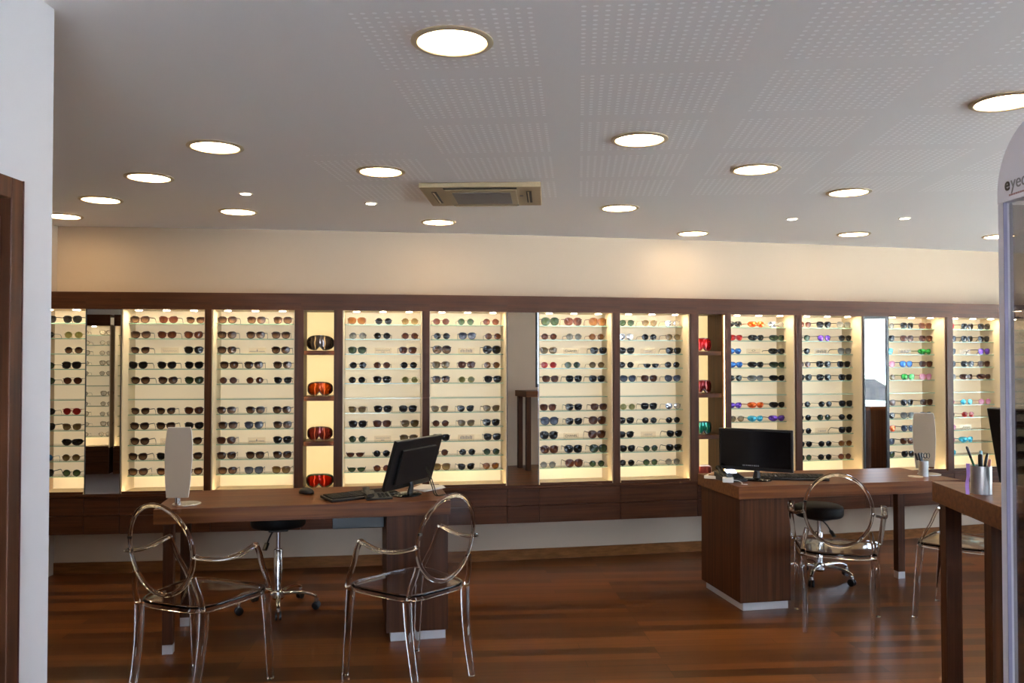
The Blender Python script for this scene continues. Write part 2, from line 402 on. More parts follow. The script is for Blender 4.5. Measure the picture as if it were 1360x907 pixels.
for shp in 'WCRAOSFK':
    th=.0048 if shp in 'WCO' else (.0032 if shp in 'SK' else (.0016 if shp in 'A' else .0026))
    wf=wrapf(shp); low=min(z for x,z in outline(shp,1,th)); dz=-low
    fr=MB()
    for sd in (1,-1):
        o1=[(x,z+dz) for x,z in outline(shp,sd,th)]; o0=[(x,z+dz) for x,z in outline(shp,sd,-.0006)]
        fr.rings([[(x,wf(x,z)-.0030,z) for x,z in o0],[(x,wf(x,z)-.0030,z) for x,z in o1],[(x,wf(x,z)+.0022,z) for x,z in o1],[(x,wf(x,z)+.0022,z) for x,z in o0]],closed=True)
    inner=min(abs(x) for x,z in outline(shp,1,0)); top=max(z for x,z in outline(shp,1,0))
    bz=dz+top*(.45 if shp in 'WCOSK' else .35); bh=.0055 if shp in 'WCOS' else .0026
    fr.sweep([(-inner-.002,-.001,bz-.001),(-inner*.4,-.004,bz+.0015),(inner*.4,-.004,bz+.0015),(inner+.002,-.001,bz-.001)],(.0035,bh),up=(0,0,1),n=6)
    if shp=='A': fr.sweep([(-.02,.000,dz+top*.86),(0,-.002,dz+top*.92),(.02,0,dz+top*.86)],(.002,.002),n=6)
    if shp=='K':
        for sd in (1,-1): fr.sweep([(sd*.011,-.001,dz+top*.62),(sd*.03,0,dz+top*1.0),(sd*.055,.003,dz+top*.98),(sd*.062,.004,dz+top*.8)],(.006,.008),n=6)
    ex=max(x for x,z in outline(shp,1,th)); hz=dz+top*(.62 if shp not in 'SR' else .25)
    for sd in (1,-1): fr.box(min(sd*(ex-.004),sd*(ex+.003)),max(sd*(ex-.004),sd*(ex+.003)),wf(ex,0)-.003,wf(ex,0)+.006,hz-.003,hz+.003)
    L={}
    for sd in (1,-1):
        q=[(x,z+dz) for x,z in outline(shp,sd,0)]; cx=sum(x for x,z in q)/len(q); cz=sum(z for x,z in q)/len(q)
        mb=MB(); rr=[]
        for f_,dy in ((1,-.0006),(.6,-.0020),(.2,-.0026)): rr.append([(cx+(x-cx)*f_,wf(x,z)+dy,cz+(z-cz)*f_) for x,z in q])
        back=[[(cx+(x-cx)*f_,wf(x,z)+dy+.0016,cz+(z-cz)*f_) for x,z in q] for f_,dy in ((.2,-.0026),(.6,-.0020),(1,-.0006))]
        mb.rings(rr[::-1]+back[::-1]); L[sd]=mb
    T={}
    for sd in (1,-1):
        y0=wf(ex,0)+.004; x0=sd*(ex+.001)
        pts=catmull([(x0,y0,hz),(x0+sd*.002,y0+.05,hz),(x0+sd*.001,y0+.092,hz-.002),(x0-sd*.002,y0+.118,hz*.45+.001),(x0-sd*.004,y0+.130,.0025)],3)
        hh=.006 if shp in 'WCOSK' else .003
        T[sd]=MB().sweep(pts,(.0030,hh),n=6)
    GL[shp]=(fr,L,T)
GM={}
for shp,(fr,L,T) in GL.items():
    def me(mb,nm):
        o=mb.build(nm,M['black'],smooth=True,angle=35); d_=o.data; bpy.data.objects.remove(o); return d_
    GM[shp]=(me(fr,'rim'),me(L[-1],'lens'),me(L[1],'lens'),me(T[-1],'temple'),me(T[1],'temple'))
def lensmat(name,c,c2=None,rough=.1,metal=0,alpha=1):
    m,t,b=nt(name); b.inputs['Specular IOR Level'].default_value=.22; b.inputs['Roughness'].default_value=rough; b.inputs['Metallic'].default_value=metal; b.inputs['Alpha'].default_value=alpha
    tc=t.nodes.new('ShaderNodeTexCoord'); s=t.nodes.new('ShaderNodeSeparateXYZ'); r=t.nodes.new('ShaderNodeValToRGB')
    t.links.new(tc.outputs['Generated'],s.inputs[0]); t.links.new(s.outputs[2],r.inputs['Fac']); t.links.new(r.outputs['Color'],b.inputs['Base Color'])
    r.color_ramp.elements[0].color=c2 or tuple(x*.9 for x in c[:3])+(1,); r.color_ramp.elements[1].color=c
    r.color_ramp.elements[0].position=.1; r.color_ramp.elements[1].position=.75
    return m
def fm(name,c,rough=.32,metal=0): return plain(name,c,rough,metal,spec=.3,scale=90,var=.15)
CO={ # code: (words, frame material, lens material)
 'k':('black',fm('black acetate',rgb(14,12,12)),lensmat('black tint',rgb(12,12,12),rgb(30,28,26))),
 'b':('brown-gradient',fm('dark tortoise acetate',rgb(38,20,14)),lensmat('brown gradient tint',rgb(28,14,11),rgb(118,90,66))),
 'n':('brown',fm('brown acetate',rgb(66,30,18)),lensmat('brown tint',rgb(56,28,18),rgb(92,54,36))),
 't':('olive tortoise',fm('olive tortoise acetate',rgb(92,66,34)),lensmat('olive tint',rgb(72,58,34),rgb(120,104,70))),
 'g':('dark green',fm('dark gunmetal rim',rgb(30,34,28),.3,.4),lensmat('green tint',rgb(30,44,30),rgb(66,82,58))),
 'e':('olive green',fm('pale gold rim',rgb(150,138,90),.3,.5),lensmat('olive green tint',rgb(84,84,40),rgb(120,118,70))),
 'y':('grey',fm('grey metal rim',rgb(90,88,84),.3,.5),lensmat('grey tint',rgb(84,86,84),rgb(140,140,132),alpha=.85)),
 'a':('amber',fm('amber acetate',rgb(92,54,20)),lensmat('amber tint',rgb(84,50,20),rgb(118,80,40))),
 'r':('red',fm('red acetate',rgb(150,26,22)),lensmat('red tint',rgb(120,18,16),rgb(146,34,28))),
 'w':('silver mirrored',fm('silver rim',rgb(150,150,150),.2,.8),lensmat('silver mirror tint',(.55,.57,.6,1),(.4,.4,.4,1),.08,.8)),
 'u':('blue',fm('blue acetate',rgb(40,60,110)),lensmat('blue mirror tint',rgb(60,120,190),rgb(30,60,120),.1,.4)),
 'q':('slate-blue',fm('slate acetate',rgb(30,34,48)),lensmat('slate tint',rgb(40,46,64),rgb(92,98,112))),
 'v':('violet',fm('violet frame',rgb(70,40,110)),lensmat('violet mirror tint',rgb(120,80,190),rgb(70,40,120),.1,.4)),
 'o':('orange',fm('orange frame',rgb(180,70,20)),lensmat('orange mirror tint',rgb(214,100,34),rgb(150,50,16),.1,.3)),
 'p':('pink',fm('pink frame',rgb(190,110,130)),lensmat('pink tint',rgb(190,120,150),rgb(214,170,190))),
 'c':('pale clear',fm('pale clear frame',rgb(100,82,56)),lensmat('clear lens',rgb(210,205,190),rgb(220,212,196),alpha=.3)),
 'l':('turquoise',fm('turquoise frame',rgb(60,150,160)),lensmat('turquoise tint',rgb(80,180,200),rgb(40,120,150),.1,.3)),
 'i':('bright green',fm('green frame',rgb(40,110,50)),lensmat('bright green tint',rgb(60,170,70),rgb(30,90,40),.1,.3)),
}
SHN={'W':'square','C':'cat-eye','R':'round','A':'aviator','O':'oversized','S':'wraparound sports','F':'flat-top','K':'browline'}
protos={}
def make_glasses(shape,col):
    if (shape,col) in protos: return protos[(shape,col)],True
    e=bpy.data.objects.new('sunglasses',None); COL.objects.link(e); e.empty_display_size=.03
    w_,fm_,lm_=CO[col]
    for me_,mt in zip(GM[shape],(fm_,lm_,lm_,fm_,fm_)):
        o=bpy.data.objects.new(me_.name.split('.')[0],me_); COL.objects.link(o); o.parent=e
        o.material_slots[0].link='OBJECT'; o.material_slots[0].material=mt
    protos[(shape,col)]=e
    return e,False
NG=0
def place_glasses(code,e,ang,W,slot,k,bay,kind='sun',dx=None):
    global NG
    shape,col=code[0],code[1]
    o,used=make_glasses(shape,col)
    if used: o=copy_tree(o)
    rnd=random.Random(hash((bay=='x',slot,k,ord(bay[0])))if False else slot*131+k*17+ord(bay[0])*7)
    xx=W*(slot+.5)/3 + rnd.uniform(-.010,.010) + {'A':-.050,'B':-.014,'C':-.012,'F':.015,'H':.01,'I':.018,'J':.016,'K':.01}.get(bay,0) if dx is None else dx
    yaw=rnd.uniform(-.09,.09)
    loc=e.matrix_basis@Vector((xx,.146,SH[k]+.0004))
    o.location=loc; o.rotation_euler[2]=ang+yaw
    NG+=1
    if kind=='sun':
        row=['top','second','third','fourth','fifth','sixth','fifth','fourth','third','second','bottom'][k]
        rt='%s shelf'%row if k in (0,10) else '%s shelf from %s'%(row,'top' if k<5 else 'bottom')
        lab='%s %s sunglasses, %s on %s, %s'%(CO[col][0],SHN[shape].replace(' sports',''),['left','middle','right'][slot],rt,BAYTXT[bay])
        tag(o,lab,'sunglasses','sunglasses on the lit glass shelves')
    return o
T_={
'A':['- Wk Wk','- Rk Re','- - Rb','- Rg Wk','- Rg An',None,'- Rk Ar','- Wk Kt','- - Sk','- Ru Rt','- Wk Rg'],
'B':['Cb Cn Kb','Cb Cn Cn','Kb - Wk','Ck Ck Ck','Cb Cb Cg',None,'Kb Kb Cn','Cb Cb Ck','Cb - Cb','Cb Ck Cb','Cb Cb Cb'],
'C':['Wb Wb Wb','Wb Wb Wb','Wb - Wb','Wb Wb Wb','Rn Rn Kk',None,'Wb Wb Wb','Wb Wq Wb','Wn - Wk','Wb Wb Wb','Wb Wq Wt'],
'D':['Wa Rk Rt','Ry Rk Rn','Wg - Wn','Rk Rn Rk','Rk Wk Re',None,'Kt Wk Wk','Wk Wn Wt','Rg - Wt','Fn Rk -','Fg Rn -'],
'E':['Rn Rg Rn','Rk Wq Rn','Ob - Ok','Wt Wn Ra','Wb Re Wk',None,'Kt Kk Kt','Rn Kt Wk','Wk - Wk','Rn Rk Rg','Wt Kk Aa'],
'F':['Og On Oa','Rn Ry Ra','Ct - Wk','Rr Rg Rt','Wn Wk Wk',None,'Wn Wk Wn','Oq Wk On','Ok - On','On Ok Og','Ry On Rg'],
'H':['Ag At Aw','Aw Rk At','Ck - Wk','Rk Fk Rk','Cq Wn Cq',None,'Re Wk Aw','Ck Rk Rk','Ck - Ck','Ck Rg Wk','Rk Rg Ry'],
'I':['Sk So Sw','Sr Sk Sg','Su - Sk','Su Sk Sg','Ak Sy Sk',None,'Sv So Sk','At Sl Sv','- - -','- - -','- - -'],
'J':['An Wk Wy','Ag Av Ak','Ak - Wy','An Wk Wk','Wk Wk Wk',None,'Rk Rk Wk','Rk Rg Rk','Rk - Wk','Ak Rk Ra','Rg Rk Rn'],
'K':['Ry Wk Wn','Wk Wn Wn','Wl - Si','Wp Wu Wn','Rt Wi Wp',None,'Wn Wk Wn','Wk Wy Wq','Wo Wq -','Wq Wn -','Wg Wk -'],
'L':['Wr Wk Wk','Wk Wk Wk','Wk - Wv','Wk Wk Wn','Ry Sn Sn',None,'Rp Rl Rp','Rq Rr -','Rp - -','Rp Sl -','Rl - -'],
'N':['Wk - -','Wk - -','Wk - -','Wk - -','Wk - -',None,'Wk - -','Wk - -','Wk - -','Wk - -','Wk - -']}
for key,rows in T_.items():
    e,W,ang=bays[key]
    bpy.context.view_layer.update()
    for k,row in enumerate(rows):
        if not row: continue
        for slot,code in enumerate(row.split()):
            if code=='-': continue
            place_glasses(code,e,ang,W,slot,k,key)
print('sunglasses',NG)

# ------------------------------------------------------------------ sign cards
def text_mesh(body,size,name,mat,parent,loc,rot=(PI/2,0,0),extrude=.0004,align='CENTER',shear=0,bold=0):
    c=bpy.data.curves.new(name,'FONT'); c.body=body; c.size=size; c.extrude=extrude; c.align_x=align; c.shear=shear; c.offset=bold
    o=bpy.data.objects.new(name,c); COL.objects.link(o)
    bpy.context.view_layer.update()
    me_=bpy.data.meshes.new_from_object(o.evaluated_get(bpy.context.evaluated_depsgraph_get()))
    bpy.data.objects.remove(o)
    o=bpy.data.objects.new(name,me_); me_.materials.clear(); me_.materials.append(mat); COL.objects.link(o)
    o.parent=parent; o.location=loc; o.rotation_euler=rot
    return o
def card(bay,k,body,look,w=.125,frame=False,logo=None,mat=None,size=.026,shear=0,slot=1):
    e0,W,ang=bays[bay]
    x=W*(slot+.5)/3
    p=e0.matrix_basis@Vector((x,.165,SH[k]+.0004))
    row={2:'third shelf from top',8:'third shelf from bottom'}[k]
    e=empty('sign_card','%s, %s, %s'%(look,row,BAYTXT[bay]),'sign',p,ang,'brand cards on the shelves')
    MB().box(-w/2,w/2,0,.006,0,.044).build('acrylic_block',M['acrylic'],e,bevel=.001,segs=1)
    if body: text_mesh(body,size,'lettering',mat or M['text_dark'],e,(0,-.0008,.013),shear=shear)
    if logo=='oval':
        MB().rings([[(.016*math.cos(a)*s,y,.029+.007*math.sin(a)*s) for a in [2*PI*j/24 for j in range(24)]] for s,y in ((1,-.0002),(1,-.0014),(.72,-.0014),(.72,-.0002))],closed=True).build('emblem',M['text_dark'],e)
        b=MB()
        for j in range(14): b.box(-.045+j*.007,-.045+j*.007+.004,-.001,-.0002,.010,.0145)
        b.build('small_lettering',M['text_red'],e)
    if logo=='peak':
        b=MB().box(-.055,-.008,-.001,-.0002,.014,.018).box(.010,.055,-.001,-.0002,.014,.018)
        b.prism([(-.006,.014),(.006,.014),(.001,.034),(-.001,.034)],-.001,-.0002).build('emblem',M['text_grey'],e)
    if logo=='rows':
        b=MB()
        for j in range(15): b.box(-.052+j*.007,-.052+j*.007+.004,-.001,-.0002,.024,.029)
        b.box(-.014,.012,-.001,-.0002,.010,.014).build('small_lettering',M['text_grey'],e)
    if logo=='ticks':
        b=MB()
        for j in range(9): b.box(-.045+j*.0105,-.045+j*.0105+.006,-.001,-.0002,.011,.030+.003*((j*5)%3))
        b.build('small_lettering',M['text_grey'],e)
    if logo=='script':
        pts=[(-.05+.0045*j,-.0008,.018+.006*math.sin(j*1.9)+(.006 if j in (0,1,12) else 0)) for j in range(23)]
        MB().sweep(catmull(pts,3),(.0012,.0016),n=5,up=(0,1,0)).build('script_lettering',M['text_grey'],e)
    if frame:
        MB().box(-w/2,w/2,-.002,-.0002,0,.003).box(-w/2,w/2,-.002,-.0002,.041,.044).box(-w/2,-w/2+.003,-.002,-.0002,.003,.041).box(w/2-.003,w/2,-.002,-.0002,.003,.041).build('white_border',M['white_plastic'],e)
card('B',2,None,'clear card with slanting script',logo='script'); card('B',8,None,'clear card with slanting script',logo='script')
card('C',2,None,'clear card with small peaked emblem',logo='peak'); card('C',8,None,'clear card with small peaked emblem',logo='peak')
card('D',2,None,'clear card with two text lines',logo='rows'); card('D',8,None,'clear card with two text lines',logo='rows')
card('E',2,None,'clear card with faint blocky lettering',logo='ticks'); card('E',8,None,'clear card with faint blocky lettering',logo='ticks')
card('F',2,'CHANEL','clear card with dark capital lettering'); card('F',8,'CHANEL','clear card with dark capital lettering')
card('H',2,'I EESSIC','clear card, thin capitals',mat=M['text_grey'],size=.022); card('H',8,'I EESSIC','clear card, thin capitals',mat=M['text_grey'],size=.022)
card('I',2,None,'clear card with oval emblem',logo='oval')
card('J',2,None,'clear white-bordered card',frame=True,logo='ticks'); card('J',8,'I eeeod','clear card with small lettering',mat=M['text_grey'],size=.024)
card('K',2,None,'pink-white bordered card with faint lettering',frame=True,logo='ticks')
card('L',2,'I IOPSO','clear card with bold capitals',size=.022); card('L',8,'Kenory','clear card with cursive lettering',shear=.4,size=.028)

# ------------------------------------------------------------------ ski goggles
def goggle(bay,z,label,c_l,c_f,c_s,x=None,w=.175,h=.098,metal=.35):
    e0,W,ang=bays[bay]; x=W/2 if x is None else x
    p=e0.matrix_basis@Vector((x,.10,z+.0005))
    e=empty('ski_goggles',label,'ski goggles',p,ang,'ski goggles in the yellow niches')
    def out(gr,n=40):
        pts=[]
        for j in range(n):
            th=2*PI*j/n; c,s=math.cos(th),math.sin(th); q=2/2.7
            X_=math.copysign(abs(c)**q,c)*(w/2+gr); Z_=math.copysign(abs(s)**q,s)*(h/2+gr)
            if Z_<0: Z_*=1-.0*abs(X_); Z_+=.030*math.exp(-(X_/.016)**2)
            pts.append((X_,Z_+h/2+.004))
        return pts
    wf=lambda x_,z_:7.5*x_*x_-0.035
    lm=lensmat('goggle lens '+label[:18],c_l,tuple(v*.45 for v in c_l[:3])+(1,),.08,metal)
    o0=out(-.004); cx=0; cz=h/2
    R=[]
    for f_ in (1,.7,.35): R.append([(x_*f_,wf(x_*f_,z_)-.004*(1-f_),cz+(z_-cz)*f_) for x_,z_ in o0])
    B_=[[(a,b_+.002,c) for a,b_,c in r] for r in R]
    MB().rings(R[::-1]+B_).build('lens',lm,e,smooth=True,angle=60)
    o1=out(.004); oi=out(-.006)
    MB().rings([[(x_,wf(x_,z_)-.002,z_) for x_,z_ in oi],[(x_,wf(x_,z_)-.003,z_) for x_,z_ in o1],[(x_,wf(x_,z_)+.028,z_) for x_,z_ in o1],[(x_,wf(x_,z_)+.028,z_) for x_,z_ in oi]],closed=True).build('frame',plain('goggle frame',c_f,.4),e,smooth=True,angle=50)
    yw=wf(w/2,0)+.02
    pts=catmull([(-w/2-.002,yw-.01,cz),(-w/2+.002,yw+.03,cz),(-w*.25,yw+.055,cz-.004),(w*.25,yw+.055,cz-.004),(w/2-.002,yw+.03,cz),(w/2+.002,yw-.01,cz)],5)
    MB().sweep(pts,(.003,.036),n=8,p=5).build('strap',plain('goggle strap',c_s,.8,bump=.2,scale=500),e,smooth=True)
bk=rgb(20,18,18); z4=Z0+.004
goggle('G1',NICHE[0],'black-framed ski goggles with silver-black lens on top niche shelf',rgb(110,100,96),bk,bk,w=.19,h=.105,metal=.7)
goggle('G1',NICHE[1],'orange-lens ski goggles on the middle shelf of left niche',rgb(160,62,12),rgb(50,22,12),bk)
goggle('G1',NICHE[2],'dark red-brown ski goggles on the lower shelf of left niche',rgb(110,40,36),rgb(60,20,16),bk)
goggle('G1',z4,'red ski goggles with dark green sides at left niche bottom',rgb(160,26,10),rgb(40,58,44),rgb(40,58,44),w=.19)
goggle('G2',NICHE[0],'bright red ski goggles on the top shelf of right niche',rgb(165,16,18),rgb(120,12,14),bk,x=.09)
goggle('G2',NICHE[1],'deep red and black ski goggles, second shelf of right niche',rgb(96,12,14),rgb(70,10,12),bk,x=.09)
goggle('G2',NICHE[2],'teal-green mirrored ski goggles on lowest shelf of right niche',rgb(16,96,82),rgb(16,20,22),bk,x=.09)
goggle('G2',z4,'white and pink ski goggles at the bottom of right niche',rgb(120,50,50),rgb(222,214,220),rgb(70,40,34),x=.09)

# ------------------------------------------------------------------ ceiling lamps, air conditioner
def ceil_at(px,py): d=(CEIL-CAM_H)*F_PX/(HOR-py); return ((px-680)/F_PX*d,d)
def downlight():
    e=empty('ceiling_downlight','','ceiling light')
    prof=[(.104,-.001),(.126,-.001),(.127,-.005),(.119,-.010),(.108,-.009),(.104,-.004)]
    MB().rings([[(r*math.cos(2*PI*j/48),r*math.sin(2*PI*j/48),z) for j in range(48)] for r,z in prof],closed=True).build('ring',M['lamp_ring'],e,smooth=True)
    MB().lathe([(0,-.002),(.1035,-.002),(.1035,-.006),(0,-.007)],40).build('diffuser',M['lamp_on'],e)
    return e
LP=[(600,51,'largest round ceiling downlight, nearest, above the perforated panels'),
 (1340,132,'large round ceiling downlight cut off by the right edge'),
 (284,193,'round ceiling downlight, nearest of the diagonal row of four at left'),
 (196,234,'round ceiling downlight, second nearest of the diagonal left row'),
 (132,264,'round ceiling downlight, third nearest of the diagonal left row'),
 (82,286,'round ceiling downlight touching the white wall edge at left'),
 (850,183,'round ceiling downlight in the perforated panel right of the air conditioner'),
 (505,226,'round ceiling downlight just left of the air conditioner'),
 (1005,223,'round ceiling downlight, nearest of the row of two above the right monitor'),
 (1129,254,'round ceiling downlight right of and behind the one above the right monitor'),
 (315,280,'round ceiling downlight near the back wall, above the left desk'),
 (582,294,'round ceiling downlight near the back wall, behind the air conditioner'),
 (823,275,'round ceiling downlight to the right behind the air conditioner'),
 (921,309,'round ceiling downlight close to the back wall above the red-goggle niche'),
 (1135,310,'round ceiling downlight close to back wall above the dark-framed mirror'),
 (1329,313,'round ceiling downlight half hidden behind the white vitrine')]
first=downlight()
for i,(px,py,lb) in enumerate(LP):
    o=first if i==0 else copy_tree(first)
    x,y=ceil_at(px,py); o.location=(x,y,CEIL-.0005); tag(o,lb,group='round ceiling downlights')
def small():
    e=empty('ceiling_spotlight','','ceiling light')
    MB().rings([[(r*math.cos(2*PI*j/24),r*math.sin(2*PI*j/24),z) for j in range(24)] for r,z in [(.030,-.001),(.042,-.001),(.040,-.006),(.030,-.004)]],closed=True).build('ring',M['lamp_ring'],e,smooth=True)
    MB().lathe([(0,-.002),(.0295,-.002),(.0295,-.005),(0,-.006)],20).build('bulb',M['lamp_small'],e)
    return e
first=small()
for i,(px,py,lb) in enumerate([(325,256,'tiny ceiling spotlight above the left desk mirror'),(492,269,'tiny ceiling spotlight left of the air conditioner'),(1053,290,'tiny ceiling spotlight above the right monitor'),(1203,289,'tiny ceiling spotlight nearest the white vitrine')]):
    o=first if i==0 else copy_tree(first)
    x,y=ceil_at(px,py); o.location=(x,y,CEIL-.0005); tag(o,lb,group='tiny ceiling spotlights')

ac=empty('ceiling_air_conditioner','cream square cassette air conditioner set in the ceiling','air conditioner',(-.168,4.93,CEIL),math.radians(-2.5))
MB().box(-.34,.34,-.285,.285,-.030,-.0005).build('cover',M['ac'],ac,bevel=.006)
MB().box(-.20,.20,-.22,.22,-.036,-.0305).build('grille_frame',M['ac'],ac,bevel=.002)
g=MB().box(-.165,.165,-.165,.165,-.040,-.0365)
g.build('intake_grille',M['ac_grey'],ac)
for (x0,x1,y0,y1) in ((-.205,.205,-.278,-.238),(-.285,-.255,-.17,.17),(.255,.285,-.17,.17),(-.20,.20,.240,.268)):
    s=MB().box(x0,x1,y0,y1,-.0325,-.0305).build('air_slot',M['ac_dark'],ac)
    hx=.006
    if y0<-.25: continue
    if x1-x0>y1-y0: MB().box(x0+.01,x1-.01,y0+.008,y0+.016,-.038,-.033).build('louvre',M['ac'],s)
    else: MB().box(x0+.008,x0+.016,y0+.01,y1-.01,-.038,-.033).build('louvre',M['ac'],s)
MB().box(.215,.235,-.05,-.02,-.0325,-.0305).build('indicator_panel',M['ac_grey'],ac)

# ------------------------------------------------------------------ desks
DT=.78
def desk(label,c,rz,ped_side,tray=False,W=1.58,D=.63):
    e=empty('desk',label,'desk',(c[0],c[1],0),rz,'walnut consulting desks')
    hw,hd=W/2,D/2
    MB().box(-hw,hw,-hd,hd,DT-.08,DT).build('desk_top',M['wood_top'],e,bevel=.002)
    s=ped_side; x1=s*(hw-.012); x0=s*(hw-.012-.345)
    xa,xb=min(x0,x1),max(x0,x1)
    p=MB().box(xa,xb,-hd+.015,hd-.03,.052,DT-.0805).build('pedestal',M['wood_z'],e,bevel=.002)
    MB().box(xa+.025,xb-.012,-hd+.03,hd-.05,0.0005,.0515).build('plinth',M['alu'],p)
    for y in (-hd+.045,hd-.045-.055):
        lx=-s*(hw-.04); a,b_=min(lx,lx+s*.055),max(lx,lx+s*.055)
        l=MB().box(a,b_,y,y+.055,.05,DT-.0805).build('leg',M['wood_z'],e,bevel=.002)
        MB().box(a+.001,b_-.001,y+.001,y+.054,.0005,.0495).build('foot',M['alu'],l)
    if tray:
        MB().box(xa-.30,xa-.003,-.05,.16,DT-.19,DT-.0805).build('cable_tray',M['black'],e,bevel=.003)
    return e
A1=math.radians(11)
desk('long walnut desk on the left with a black monitor and mouse',(-1.182,4.935),A1,1,True)
desk('long walnut desk on the right with phone and pen holder',(2.13,5.735),A1,-1)
def high_table(label,c,rz,W,D,H):
    e=empty('high_table',label,'table',(c[0],c[1],0),rz)
    MB().box(0,W,-D,0,H-.085,H).build('table_top',M['wood_top'],e,bevel=.002)
    for x in (.02,W-.085):
        for y in (-.46-.065,-.03-.065) if D>.6 else (-D+.03,-.03-.065): MB().box(x,x+.065,y,y+.065,0.0005,H-.0855).build('leg',M['wood_z'],e,bevel=.002)
    return e
high_table('tall walnut counter table at right front, holding steel pen cup',(1.847,3.72),math.radians(-6.3),.85,.78,1.04)
high_table('tall counter table seen only in the centre mirror',(2.10,1.25),0,.9,.45,1.12)
ct=empty('counter_cabinet','brown counter cabinet seen only in the right mirror','cabinet',(4.6,5.9,0),math.radians(15))
MB().box(-.35,.35,-.25,.25,.0005,1.06).build('body',M['wood_z'],ct); MB().box(-.37,.37,-.27,.27,1.0605,1.10).build('top',M['wood_top'],ct)

# ------------------------------------------------------------------ stools
def stool(label,c,seat_z,rz,r=.17):
    e=empty('swivel_stool',label,'stool',(c[0],c[1],0),rz,'black swivel stools')
    s=seat_z
    MB().lathe([(0,s),(r*.93,s),(r*.99,s+.012),(r,s+.03),(r,s+.055),(r*.97,s+.072),(r*.85,s+.082),(0,s+.085)],40).build('seat',M['black_soft'],e,smooth=True,angle=60)
    MB().box(-.075,.075,-.06,.06,s-.025,s-.001).build('seat_plate',M['black'],e,bevel=.006)
    MB().sweep(catmull([(.04,-.03,s-.02),(.09,-.05,s-.045),(.135,-.07,s-.085)],4),(.010,.010),n=8).sweep([(.128,-.067,s-.078),(.165,-.082,s-.112)],(.030,.012),n=8,p=3).build('lever',M['black'],e,smooth=True)
    mid=(.16+s)/2+.03
    MB().lathe([(0,.12),(.027,.12),(.027,mid),(.024,mid+.004),(0,mid+.004)],24).build('lower_column',M['chrome'],e,smooth=True)
    MB().lathe([(0,mid+.0045),(.0145,mid+.0045),(.0145,s-.026),(0,s-.026)],20).build('gas_lift',M['chrome'],e,smooth=True)
    MB().lathe([(0,.060),(.030,.060),(.042,.075),(.040,.112),(.028,.119),(0,.119)],24).build('hub',M['chrome'],e,smooth=True)
    for k in range(5):
        a=2*PI*k/5; d_=Vector((math.cos(a),math.sin(a),0))
        pts=catmull([d_*.030+Vector((0,0,.098)),d_*.12+Vector((0,0,.105)),d_*.20+Vector((0,0,.098)),d_*.248+Vector((0,0,.078))],4)
        MB().sweep(pts,[(.034-.012*i/(len(pts)-1),.020-.004*i/(len(pts)-1)) for i in range(len(pts))],n=10,p=3).build('base_arm',M['chrome'],e,smooth=True)
        q=d_*.245; t_=Vector((-d_.y,d_.x,0))
        c_=MB().lathe([(0,.052),(.013,.052),(.013,.070),(0,.070)],14,(q.x,q.y,0)).build('castor',M['chrome'],e,smooth=True)
        wq=MB()
        for sg in (-1,1):
            o=q+t_*sg*.012-d_*0; R=[]
            for (ry,off) in ((.018,-.007),(.025,-.005),(.025,.005),(.018,.007)):
                R.append([tuple(o+t_*off+(d_*math.cos(b__)+Vector((0,0,1))*math.sin(b__))*ry+Vector((0,0,.0258))) for b__ in [2*PI*j/18 for j in range(18)]])
            wq.rings(R)
        wq.build('wheel',M['black'],c_,smooth=True)
    return e
stool('round black swivel stool tucked under the left desk',(-1.479,5.36),.52,math.radians(-74))
stool('round black swivel stool behind the right desk, lowered',(2.2,6.07),.452,math.radians(-50),.168)

